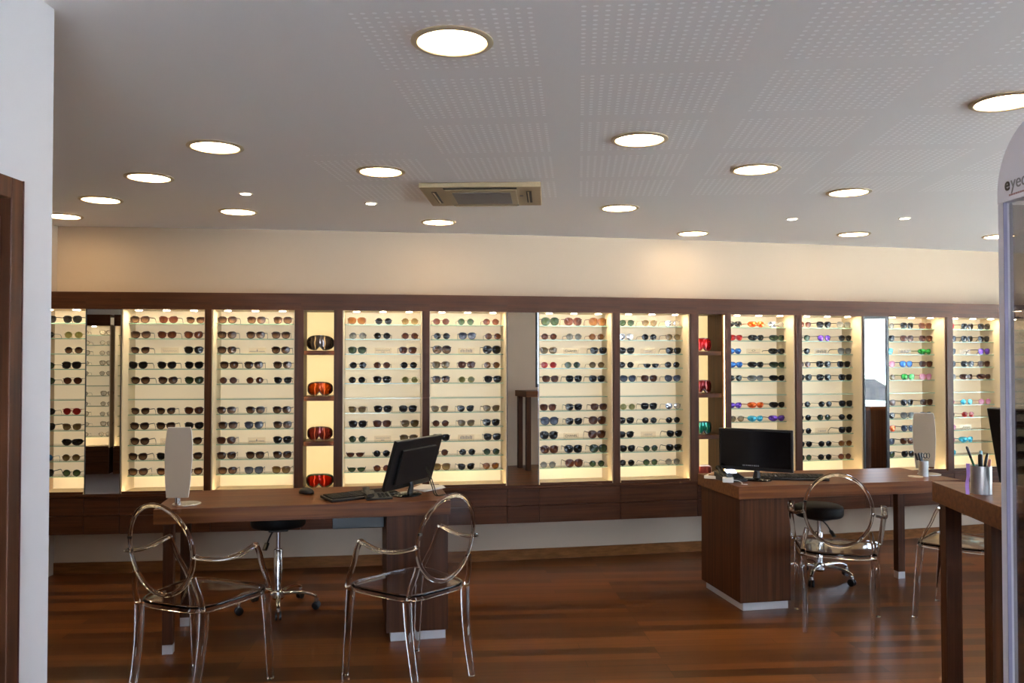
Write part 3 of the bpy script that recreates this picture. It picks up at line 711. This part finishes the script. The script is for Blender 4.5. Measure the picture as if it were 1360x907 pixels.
# ------------------------------------------------------------------ clear oval-back armchairs
def chair():
    e=empty('clear_armchair','','chair')
    n=48; pts=[]
    for j in range(n):
        th=2*PI*j/n; c,s=math.cos(th),math.sin(th); q=2/5
        y=math.copysign(abs(s)**q,s); x=math.copysign(abs(c)**q,c)
        pts.append((x*(.228+.032*y),y*.222+.012))
    def ring(f,z): return [(x*f,(y-.012)*f+.012,z) for x,y in pts]
    MB().rings([ring(.4,.446),ring(.95,.446),ring(.955,.432),ring(.99,.430),ring(1,.434),ring(1,.458),ring(.99,.462),ring(.95,.462),ring(.94,.454),ring(.4,.452)]).build('seat',M['poly'],e,smooth=True,angle=35)
    yb=lambda z:-.228-(z-.49)*.15
    # oval back: thin panel with thick rim
    R=[]; nn=48
    def el(f,dy,k=0): return [((.190*f)*math.cos(2*PI*j/nn), yb(.715+.218*f*math.sin(2*PI*j/nn))+dy-.03*(1-(f*math.cos(2*PI*j/nn))**2)*0.6+.018, .715+.218*f*math.sin(2*PI*j/nn)) for j in range(nn)]
    MB().rings([el(.2,-.0025),el(.6,-.0025),el(.905,-.0025),el(.912,-.007),el(.94,-.010),el(.985,-.010),el(1.0,-.006),el(1.0,.006),el(.985,.010),el(.94,.010),el(.912,.007),el(.905,.0025),el(.6,.0025),el(.2,.0025)]).build('backrest',M['poly'],e,smooth=True,angle=35)
    for s in (-1,1):
        MB().sweep(catmull([(s*.190,-.192,.445),(s*.192,-.208,.50),(s*.178,-.222,.555),(s*.168,-.230,.60)],4),(.030,.018),up=(0,1,0),n=10,p=3).build('back_support',M['poly'],e,smooth=True)
        a=MB().sweep(catmull([(s*.186,-.245,.700),(s*.214,-.23,.690),(s*.246,-.15,.672),(s*.260,-.05,.668),(s*.264,.04,.684),(s*.262,.085,.695)],5),(.034,.018),n=10,p=3)
        a.sweep(catmull([(s*.262,.080,.696),(s*.265,.105,.650),(s*.260,.135,.58),(s*.254,.175,.51),(s*.246,.205,.45)],4),[(.030,.018)]*17,up=(0,1,0),n=10,p=3).build('arm',M['poly'],e,smooth=True)
        MB().sweep(catmull([(s*.228,.200,.432),(s*.231,.212,.30),(s*.235,.235,.0012)],5),[(.042-.014*i/10,.042-.014*i/10) for i in range(11)],up=(0,1,0),n=12,p=3.2).build('leg',M['poly'],e,smooth=True)
        MB().sweep(catmull([(s*.190,-.182,.432),(s*.186,-.190,.30),(s*.182,-.212,.15),(s*.180,-.243,.0012)],5),[(.040-.012*i/15,.040-.012*i/15) for i in range(16)],up=(0,1,0),n=12,p=3.2).build('leg',M['poly'],e,smooth=True)
    MB().box(-.186,-.168,-.262,-.250,.752,.764).build('clip',M['black'],e,bevel=.001)
    return e
def dir_rz(dx,dy): return math.atan2(dy,dx)-PI/2
CH=[('clear plastic oval-back armchair at the left end of the left desk',(-1.497,4.064),(.37,.93)),
 ('clear plastic oval-back armchair before the pedestal of the left desk',(-.500,4.257),(-.741,.671)),
 ('clear plastic oval-back armchair seen from behind at the right desk',(1.94,5.055),(.335,.942)),
 ('clear plastic armchair half hidden behind the tall counter table',(2.794,5.204),(-.741,.671))]
c0=chair()
for i,(lb,p,d_) in enumerate(CH):
    o=c0 if i==0 else copy_tree(c0)
    o.location=(p[0],p[1],0); o.rotation_euler[2]=dir_rz(*d_); tag(o,lb,group='clear plastic armchairs')

# ------------------------------------------------------------------ things on the desks
def desk_mirror(label,c,rz,z=DT,tilt=6):
    e=empty('desk_mirror',label,'mirror',(c[0],c[1],z),rz,'standing desk mirrors')
    MB().lathe([(0,.0005),(.075,.0005),(.075,.005),(.07,.007),(0,.007)],36,(.035,.045,0)).build('base',M['brushed'],e,smooth=True)
    MB().lathe([(0,.0075),(.017,.0075),(.017,.065),(0,.065)],20).build('post',M['chrome'],e,smooth=True)
    hw=[(.058,.045),(.066,.12),(.073,.25),(.072,.33),(.066,.40),(.060,.425)]
    out=[(w_,z_) for w_,z_ in hw]+[(-w_,z_) for w_,z_ in hw[::-1]]
    k=math.tan(math.radians(tilt)); yf=lambda x,z_:(z_-.045)*k
    MB().prism(out,-.018,-.010,yf).build('back_shell',M['white_plastic'],e,bevel=.002)
    sc=[(x*.97,.235+(z_-.235)*.985) for x,z_ in out]
    MB().prism(sc,-.0205,-.0182,yf).build('mirror_glass',M['mirror'],e)
    return e
desk_mirror('tall standing mirror on chrome post at left end of left desk',(-1.815,4.60),math.radians(8),tilt=5)
desk_mirror('tall standing mirror at the right end of the right desk',(2.83,5.80),math.radians(-17),tilt=6)

def monitor(label,c,z,rz,w,h,foot_z,tilt,mark=False,name='monitor'):
    """screen faces local -Y"""
    e=empty('monitor',label,'monitor',(c[0],c[1],z),rz)
    MB().lathe([(0,.0005),(.1,.0005),(.1,.006),(.085,.012),(0,.014)],36,sx=1.0,sy=.8).build('base',M['black_gloss'],e,smooth=True)
    MB().sweep([(0,.02,.012),(0,.03,.06),(0,.022,foot_z+.05)],[(.05,.024),(.035,.02),(.045,.02)],up=(0,1,0),n=10,p=3).build('neck',M['black'],e,smooth=True)
    T=Matrix.Translation((0,0,foot_z))@Matrix.Rotation(math.radians(-tilt),4,'X')
    out=[(-w/2,0),(w/2,0),(w/2,h),(-w/2,h)]
    mb=MB(); mb.box(-w/2,w/2,-.012,.010,0,h,T); mb.box(-w*.36,w*.36,.010,.026,h*.12,h*.82,T)
    p=mb.build('casing',M['black'],e,bevel=.004)
    MB().box(-w/2+.014,w/2-.014,-.0135,-.0122,.024,h-.014,T).build('screen',M['black_gloss'],e)
    if mark:
        # pale lettering on the lower casing
        b=MB(); xs=-.015
        for j in range(9):
            ww=.009 if j%3 else .012
            b.box(xs-.10+j*.0125+.03,xs-.10+j*.0125+.03+ww*.8,(.0265 if mark=='back' else -.0142),(.0272 if mark=='back' else -.0136),.030,.038,T)
        b.build('lettering',M['text_grey'],e)
    return e
# left desk monitor: its back and side turned to the camera
monitor('black monitor on the left desk, turned away and tilted',(-.615,4.96),DT,math.atan2(.45,.22)+PI,.50,.30,.052,17)
monitor('black monitor on the right desk beside the phone',(1.605,5.565),DT,math.atan2(-.25,.458),.48,.275,.062,-2,mark='front')
monitor('black monitor on the tall counter table, partly behind the vitrine',(1.990,3.123),1.04,math.atan2(.94,-.34),.42,.30,.055,12)
def keyboard(label,c,rz,z=DT):
    e=empty('keyboard',label,'keyboard',(c[0],c[1],z),rz)
    T=Matrix.Rotation(math.radians(4),4,'X')
    MB().box(-.22,.22,-.075,.075,.004,.020,T).build('body',M['black'],e,bevel=.004)
    for r_ in range(5):
        b=MB()
        for j in range(15): b.box(-.208+j*.0278,-.208+j*.0278+.024,-.062+r_*.025,-.062+r_*.025+.021,.0205,.026,T)
        b.build('key_row',M['black_soft'],e)
    MB().box(-.2,-.18,.055,.07,.0,.007).box(.18,.2,.055,.07,.0,.007).build('feet',M['black'],e)
x,y=on_z(480,656,DT+.015)
keyboard('black keyboard lying angled on the left desk',(x,y),math.radians(38))
x,y=on_z(1050,632,DT+.015)
keyboard('black keyboard behind the right desk monitor',(x,y-.02),math.radians(-8))
def mouse(label,c,rz):
    e=empty('computer_mouse',label,'mouse',(c[0],c[1],DT),rz)
    R=[]
    for f_,z_ in ((.9,.0005),(1,.006),(.98,.016),(.85,.026),(.55,.034),(.2,.037)):
        R.append([(.031*f_*math.cos(2*PI*j/24),.054*f_*math.sin(2*PI*j/24),z_+.004*f_*0) for j in range(24)])
    MB().rings(R).build('body',M['black'],e,smooth=True,angle=60)
    MB().lathe([(0,0),(.006,0),(.006,.003),(0,.003)],12,(0,.026,.034)).build('scroll_wheel',M['black_soft'],e)
x,y=on_z(408,655,DT)
mouse('black computer mouse on the left desk',(x,y),math.radians(60))
# desk phone beside the left monitor, and phone with lit display on the right desk
def phone(label,c,rz,lit):
    e=empty('desk_phone',label,'phone',(c[0],c[1],DT),rz)
    MB().rings([[(-.075,-.09,.0005),(.075,-.09,.0005),(.075,.09,.0005),(-.075,.09,.0005)],[(-.075,-.09,.018),(.075,-.09,.018),(.075,.09,.052),(-.075,.09,.052)]]).build('body',M['black'],e,bevel=.004)
    MB().sweep(catmull([(-.05,-.085,.045),(-.05,-.05,.040),(-.05,.03,.054),(-.05,.075,.078)],4),[(.042,.03)]*2+[(.030,.022)]*9+[(.042,.03)]*2,n=10,p=3).build('handset',M['black'],e,smooth=True)
    b=MB()
    for i in range(3):
        for j in range(4): b.box(.0+i*.022,.0+i*.022+.016,-.07+j*.02,-.07+j*.02+.013,.020+(j*.02)*.19,.030+j*.004)
    b.build('keypad',M['black_soft'],e)
    T=Matrix.Translation((.028,.05,.048))@Matrix.Rotation(math.radians(30),4,'X')
    MB().box(-.034,.034,-.020,.020,-.002,.006,T).build('display',lit or M['black_gloss'],e)
    return e
x,y=on_z(501,660,DT)
phone('black desk phone between keyboard and left monitor',(x,y),math.radians(20),None).scale[2]=.6
x,y=(1.435,5.56)
phone('black desk phone with lit display on right desk',(x,y),math.radians(12),emit('lit phone display',(.75,.8,1,1),1.2))
# papers and cables
x,y=on_z(566,650,DT)
p=empty('paper_stack','white leaflets behind the left monitor','papers',(x,y+.04,DT),math.radians(-35))
for k in range(4): MB().box(-.07,.07,-.10,.10,.0006+k*.003,.0030+k*.003,Matrix.Rotation(k*.12,4,'Z')).build('leaflet',M['paper'],p)
c=MB()
Pm=Vector((-.56,5.02,DT))
for k in range(2):
    c.sweep(catmull([(-.548+.01*k,5.06,DT+.19),(-.505+.01*k,5.03,DT+.13),(-.47+.012*k,4.97,DT+.05),(-.446+.012*k,4.92,DT+.006),(-.40+.01*k,4.95,DT+.005)],6),(.006,.006),n=8)
tag(c.build('monitor_cable',M['black'],smooth=True),'black cables hanging from the back of the left monitor','cable')
x,y=on_z(945,632,DT)
p=empty('card_box','pale stack of long cards at left corner of right desk','papers',(x+.02,y-.02,DT),math.radians(-30))
MB().box(-.045,.045,-.12,.12,.0006,.020).build('lower_stack',M['paper'],p,bevel=.002)
MB().box(-.018,.018,-.11,.11,.0205,.030).build('label_strip',plain('tan card',rgb(150,120,90),.7),p)
x,y=on_z(966,640,DT)
p=empty('power_adapter','white adapter block with white cable on right desk','adapter',(x,y,DT),math.radians(-15))
MB().box(-.035,.035,-.028,.028,.0006,.032).build('block',M['white_plastic'],p,bevel=.005)
MB().sweep(catmull([(.035,0,.015),(.07,-.01,.012),(.09,-.05,.005),(.085,-.08,.004),(.12,-.09,.004)],5),(.005,.005),n=8).build('cord',M['white_plastic'],p,smooth=True)
# pen holders
def pen_cup(label,c,z,r,h,items,rz=0,dark=False):
    e=empty('pen_cup',label,'pen holder',(c[0],c[1],z),rz)
    MB().lathe([(0,.0006),(r,.0006),(r,h),(r-.002,h),(r-.002,.004),(0,.004)],32).build('cup',M['brushed'],e,smooth=True,angle=30)
    return e
x,y=on_z(1301,655,1.04)
cup=(x,y)
pen_cup('brushed steel pen cup on the tall counter table',cup,1.04,.039,.112,0)
def pen(label,base,top,mat,r=.0045,capm=None,name='pen',cat='pen'):
    e=empty(name,label,cat,base)
    v=Vector(top)-Vector(base)
    MB().sweep([(0,0,0),v*.02,v*.75],[(r*.6,r*.6),(r*2,r*2),(r*2,r*2)],n=10).build('barrel',mat,e,smooth=True,angle=50)
    MB().sweep([v*.751,v*.97,v],[(r*2.2,r*2.2),(r*2.2,r*2.2),(r*1.2,r*1.2)],n=10).build('cap',capm or M['black'],e,smooth=True,angle=50)
green=plain('green pen plastic',rgb(40,120,70),.3); teal=plain('pale teal plastic',rgb(130,170,180),.3); pinkw=plain('pink wood',rgb(190,130,130),.5); viol=plain('violet ribbon',rgb(170,130,215),.5)
cx,cy=cup; zb=1.045
pen('green pen with black cap leaning left in the steel cup',(cx+.012,cy,zb),(cx-.062,cy-.01,zb+.185),green)
pen('thick black marker in the steel cup',(cx-.004,cy-.012,zb),(cx-.012,cy-.018,zb+.155),M['black'],.008)
pen('pale blue-green pen in the steel cup',(cx-.01,cy+.012,zb),(cx+.012,cy+.02,zb+.165),teal,.006,teal)
pen('black-tipped pen leaning right in steel cup',(cx-.006,cy+.0,zb),(cx+.030,cy+.006,zb+.155),M['black'],.005)
pen('short pink pencil in the steel cup',(cx+.012,cy-.014,zb),(cx+.024,cy-.022,zb+.135),pinkw,.005,pinkw,'pencil','pencil')
b=MB().sweep(catmull([(cx-.052,cy-.0,1.160),(cx-.056,cy-.01,1.12),(cx-.064,cy-.015,1.08),(cx-.070,cy-.03,1.0425)],5),(.014,.003),n=8,p=3)
tag(b.build('ribbon',viol,smooth=True),'violet ribbon hanging from the left of the steel cup','ribbon')
x,y=on_z(1225,632,DT); cx,cy=x,y
pen_cup('slim steel pen cup beside the right desk mirror',(cx,cy),DT,.031,.105,0)
pen('black-handled tool leaning left in slim cup',(cx+.01,cy,DT+.005),(cx-.036,cy-.005,DT+.158),M['black'],.007)
pen('black pen upright in the slim cup',(cx,cy+.01,DT+.005),(cx-.008,cy+.012,DT+.160),M['black'],.006)
# scissors
e=empty('scissors','scissors with looped handles standing in slim cup','scissors',(cx+.012,cy-.008,DT+.006))
MB().sweep([(0,0,0),(.004,0,.10)],(.012,.003),n=6).build('blade',M['chrome'],e)
for s in (-1,1):
    R=[(.006+s*.011+.010*math.cos(a),0,.135+.017*math.sin(a)) for a in [2*PI*j/16 for j in range(17)]]
    MB().sweep(R,(.004,.005),n=6,up=(0,1,0)).build('handle',M['black'],e,smooth=True)
x,y=on_z(1214,633,DT)
tag(MB().lathe([(0,.0006),(.045,.0006),(.047,.006),(.043,.007),(.040,.003),(0,.003)],32).build('coaster',plain('pale tan dish',rgb(196,178,150),.4),smooth=True,loc=(x,y,DT)),'small round pale dish beside the slim pen cup','dish')

# ------------------------------------------------------------------ white vitrine at the right edge
VX,VY=1.0,1.731
v=empty('glass_vitrine','white-framed glass vitrine with rounded top at right edge','display cabinet',(VX,VY,0))
VD,VW,VZ=.72,.40,1.94    # depth towards camera (local -Y), width (+X)
VR=.15
def archz(s): # s = distance from far edge along the side
    s=min(s,VD-s)
    if s>=VR: return VZ+.115
    return VZ-.024+ (VR-.011)*math.sqrt(max(0,1-((VR-s)/VR)**2))
def side_header(x0,x1,name,mat):
    n=40; top=[(-VD*i/n,archz(VD*i/n)) for i in range(n+1)]
    fine=[(-s,archz(s)) for s in [VR*(1-math.cos(PI/2*j/14)) for j in range(15)]]
    pts=fine+[(-VD+s,z) for s,z in [(-q[0],q[1]) for q in fine][::-1]]
    out=[(0,1.897)]+pts+[(-VD,1.897)]
    R=[[(x0,y_,z_) for y_,z_ in out],[(x1,y_,z_) for y_,z_ in out]]
    return MB().rings(R).build(name,mat,v)
side_header(0,.02,'header_panel',M['vitrine_white']); side_header(VW-.02,VW,'header_panel',M['vitrine_white'])
# curved roof between the side headers
fine=[VR*(1-math.cos(PI/2*j/14)) for j in range(15)]; ss=fine+[VD-q for q in fine[::-1]]
R=[[(.02,-s,archz(s)-.012),(VW-.02,-s,archz(s)-.012),(VW-.02,-s,archz(s)),(.02,-s,archz(s))] for s in ss]
MB().rings(R).build('curved_roof',M['vitrine_white'],v,smooth=True,angle=40)
for (x0,y0) in ((0,-.0205),(0,-VD),(VW-.02,-.0205),(VW-.02,-VD)):
    pz=MB().box(x0,x0+.02,y0,y0+.0205,.281,1.8965).build('post',M['vitrine_white'],v,bevel=.002)
MB().box(-.001,.006,-.0232,-.021,.30,1.8965).build('edge_profile',M['vitrine_edge'],v)
MB().box(.0,VW,-VD,0,.0005,.28).build('plinth',M['vitrine_white'],v,bevel=.003)
MB().box(.004,.010,-VD+.028,-.034,.285,1.893).build('side_glass',M['vitrine_glass'],v)
MB().box(.022,VW-.022,-.016,-.010,.285,1.893).build('rear_glass',M['vitrine_glass'],v)
MB().box(VW-.010,VW-.004,-VD+.028,-.034,.285,1.893).build('side_glass',M['vitrine_glass'],v)
MB().box(.022,VW-.022,-VD+.008,-VD+.014,.285,1.893).build('front_glass',M['vitrine_glass'],v)
for z in (.75,1.15,1.55): MB().box(.03,VW-.03,-VD+.03,-.3,z,z+.008).build('shelf',M['shelf_glass'],v)
# lettering on the header: reads along the side towards the camera
text_mesh('e',.038,'emblem_letter',M['text_dark'],v,(-.001,-.027,1.919),rot=(PI/2,0,-PI/2),align='LEFT',bold=.0005)
text_mesh('yec',.038,'lettering',M['text_grey'],v,(-.001,-.048,1.919),rot=(PI/2,0,-PI/2),align='LEFT')
b=MB()
for j in range(9): b.box(-.0012,-.0002,-.042-j*.0072-.005,-.042-j*.0072,1.906,1.9095)
b.build('small_lettering',M['text_red'],v)

# ------------------------------------------------------------------ eyeglasses case reflected in the left mirror
for i,(x0,x1) in enumerate(((-4.42,-3.70),(-3.66,-2.98))):
    W=x1-x0
    e=empty('display_case','lit eyeglasses display case facing the left wall mirror','display case',(x1,2.66,0),PI,'eyeglasses cases facing the left mirror')
    case_at(e,W,.04 if i==0 else 0,2); pelmet(e,W); base_unit(e,W)
    bpy.context.view_layer.update()
    for k in range(11):
        if k==5: continue
        for s in range(3):
            xx=W*(s+.5)/3
            if i==1 and s<1.5 and False: continue
            code='Rc' if (i==0 and (k+s)%3) else ('Wc' if i==0 else 'Wk')
            if i==1 and s<2: continue
            o=place_glasses(code,e,PI,W,s,k,'A',kind='eye')
            o.name='eyeglasses'; tag(o,('pale clear' if i==0 else 'dark')+' eyeglasses on the display reflected in the left mirror','eyeglasses','eyeglasses reflected in the left mirror'+('' if i==0 else ', dark ones'))
# parked car outside the right window, seen in the right mirror
car=empty('car','pale green car parked outside, seen in the right mirror','car',(9.3,2.4,-.12),math.radians(90))
prof=[(-2.1,.25),(-2.1,.7),(-1.9,.9),(-1.3,1.0),(-.7,1.42),(.5,1.45),(1.3,1.05),(1.95,.9),(2.1,.65),(2.1,.25)]
MB().prism(prof,-.85,.85).build('body',M['car'],car,bevel=.06)
MB().prism([(-1.15,1.02),(-.68,1.36),(.45,1.38),(1.12,1.05)],-.86,.86).build('windows',M['black_gloss'],car)
for x_ in (-1.35,1.35):
    for y_ in (-.8,.8):
        R=[[(x_+.33*math.cos(a),y_+o_,.33+.33*math.sin(a)) for a in [2*PI*j/24 for j in range(24)]] for o_ in (-.1,.1)]
        MB().rings(R).build('wheel',M['black'],car)

# ------------------------------------------------------------------ light
sc=bpy.context.scene
w=bpy.data.worlds.new('daylight'); sc.world=w; w.use_nodes=True
bg=w.node_tree.nodes['Background']; bg.inputs[0].default_value=(.66,.80,1.0,1); bg.inputs[1].default_value=9.0
def portal(x,y,z,rx,rz,sx,sy):
    l=bpy.data.lights.new('window_daylight','AREA'); l.shape='RECTANGLE'; l.size=sx; l.size_y=sy
    try: l.cycles.is_portal=True
    except Exception: pass
    o=bpy.data.objects.new('window_daylight',l); COL.objects.link(o); o.location=(x,y,z); o.rotation_euler=(rx,0,rz)
portal(.15,-3.16,1.3,PI/2,PI,2.2,2.1)      # facing +Y into the room
portal(4.11,.46,1.75,PI/2,PI,3.0,1.2)
portal(6.67,4.6,1.425,PI/2,PI/2,4.8,1.45)
l=bpy.data.lights.new('sun','SUN'); l.energy=125; l.angle=math.radians(.6); l.color=(1,.96,.9)
o=bpy.data.objects.new('sun',l); COL.objects.link(o); o.rotation_euler=Vector((.2,-.5,-.85)).to_track_quat('-Z','Y').to_euler()
l=bpy.data.lights.new('sun_glint_stand_in','SPOT'); l.energy=60; l.color=(1,.97,.95); l.spot_size=math.radians(60); l.spot_blend=.3; l.shadow_soft_size=.08  # added spot outside the window, standing in for sun reflected off the street
o=bpy.data.objects.new('sun_glint_stand_in',l); COL.objects.link(o); o.location=(3.37,-3,.6)
o.rotation_euler=(Vector((3.4,7.3,2.35))-Vector(o.location)).to_track_quat('-Z','Y').to_euler()
# camera
cam=bpy.data.cameras.new('camera'); co=bpy.data.objects.new('camera',cam); COL.objects.link(co)
cam.sensor_width=36; cam.lens=F_PX*36/1360; co.location=(0,0,CAM_H); co.rotation_euler=(PI/2+math.atan((HOR-453.5)/F_PX),0,0)
cam.clip_start=.05; sc.camera=co
vs=sc.view_settings; vs.view_transform='Standard'; vs.look='None'; vs.gamma=1; vs.use_curve_mapping=False; vs.exposure=0.85
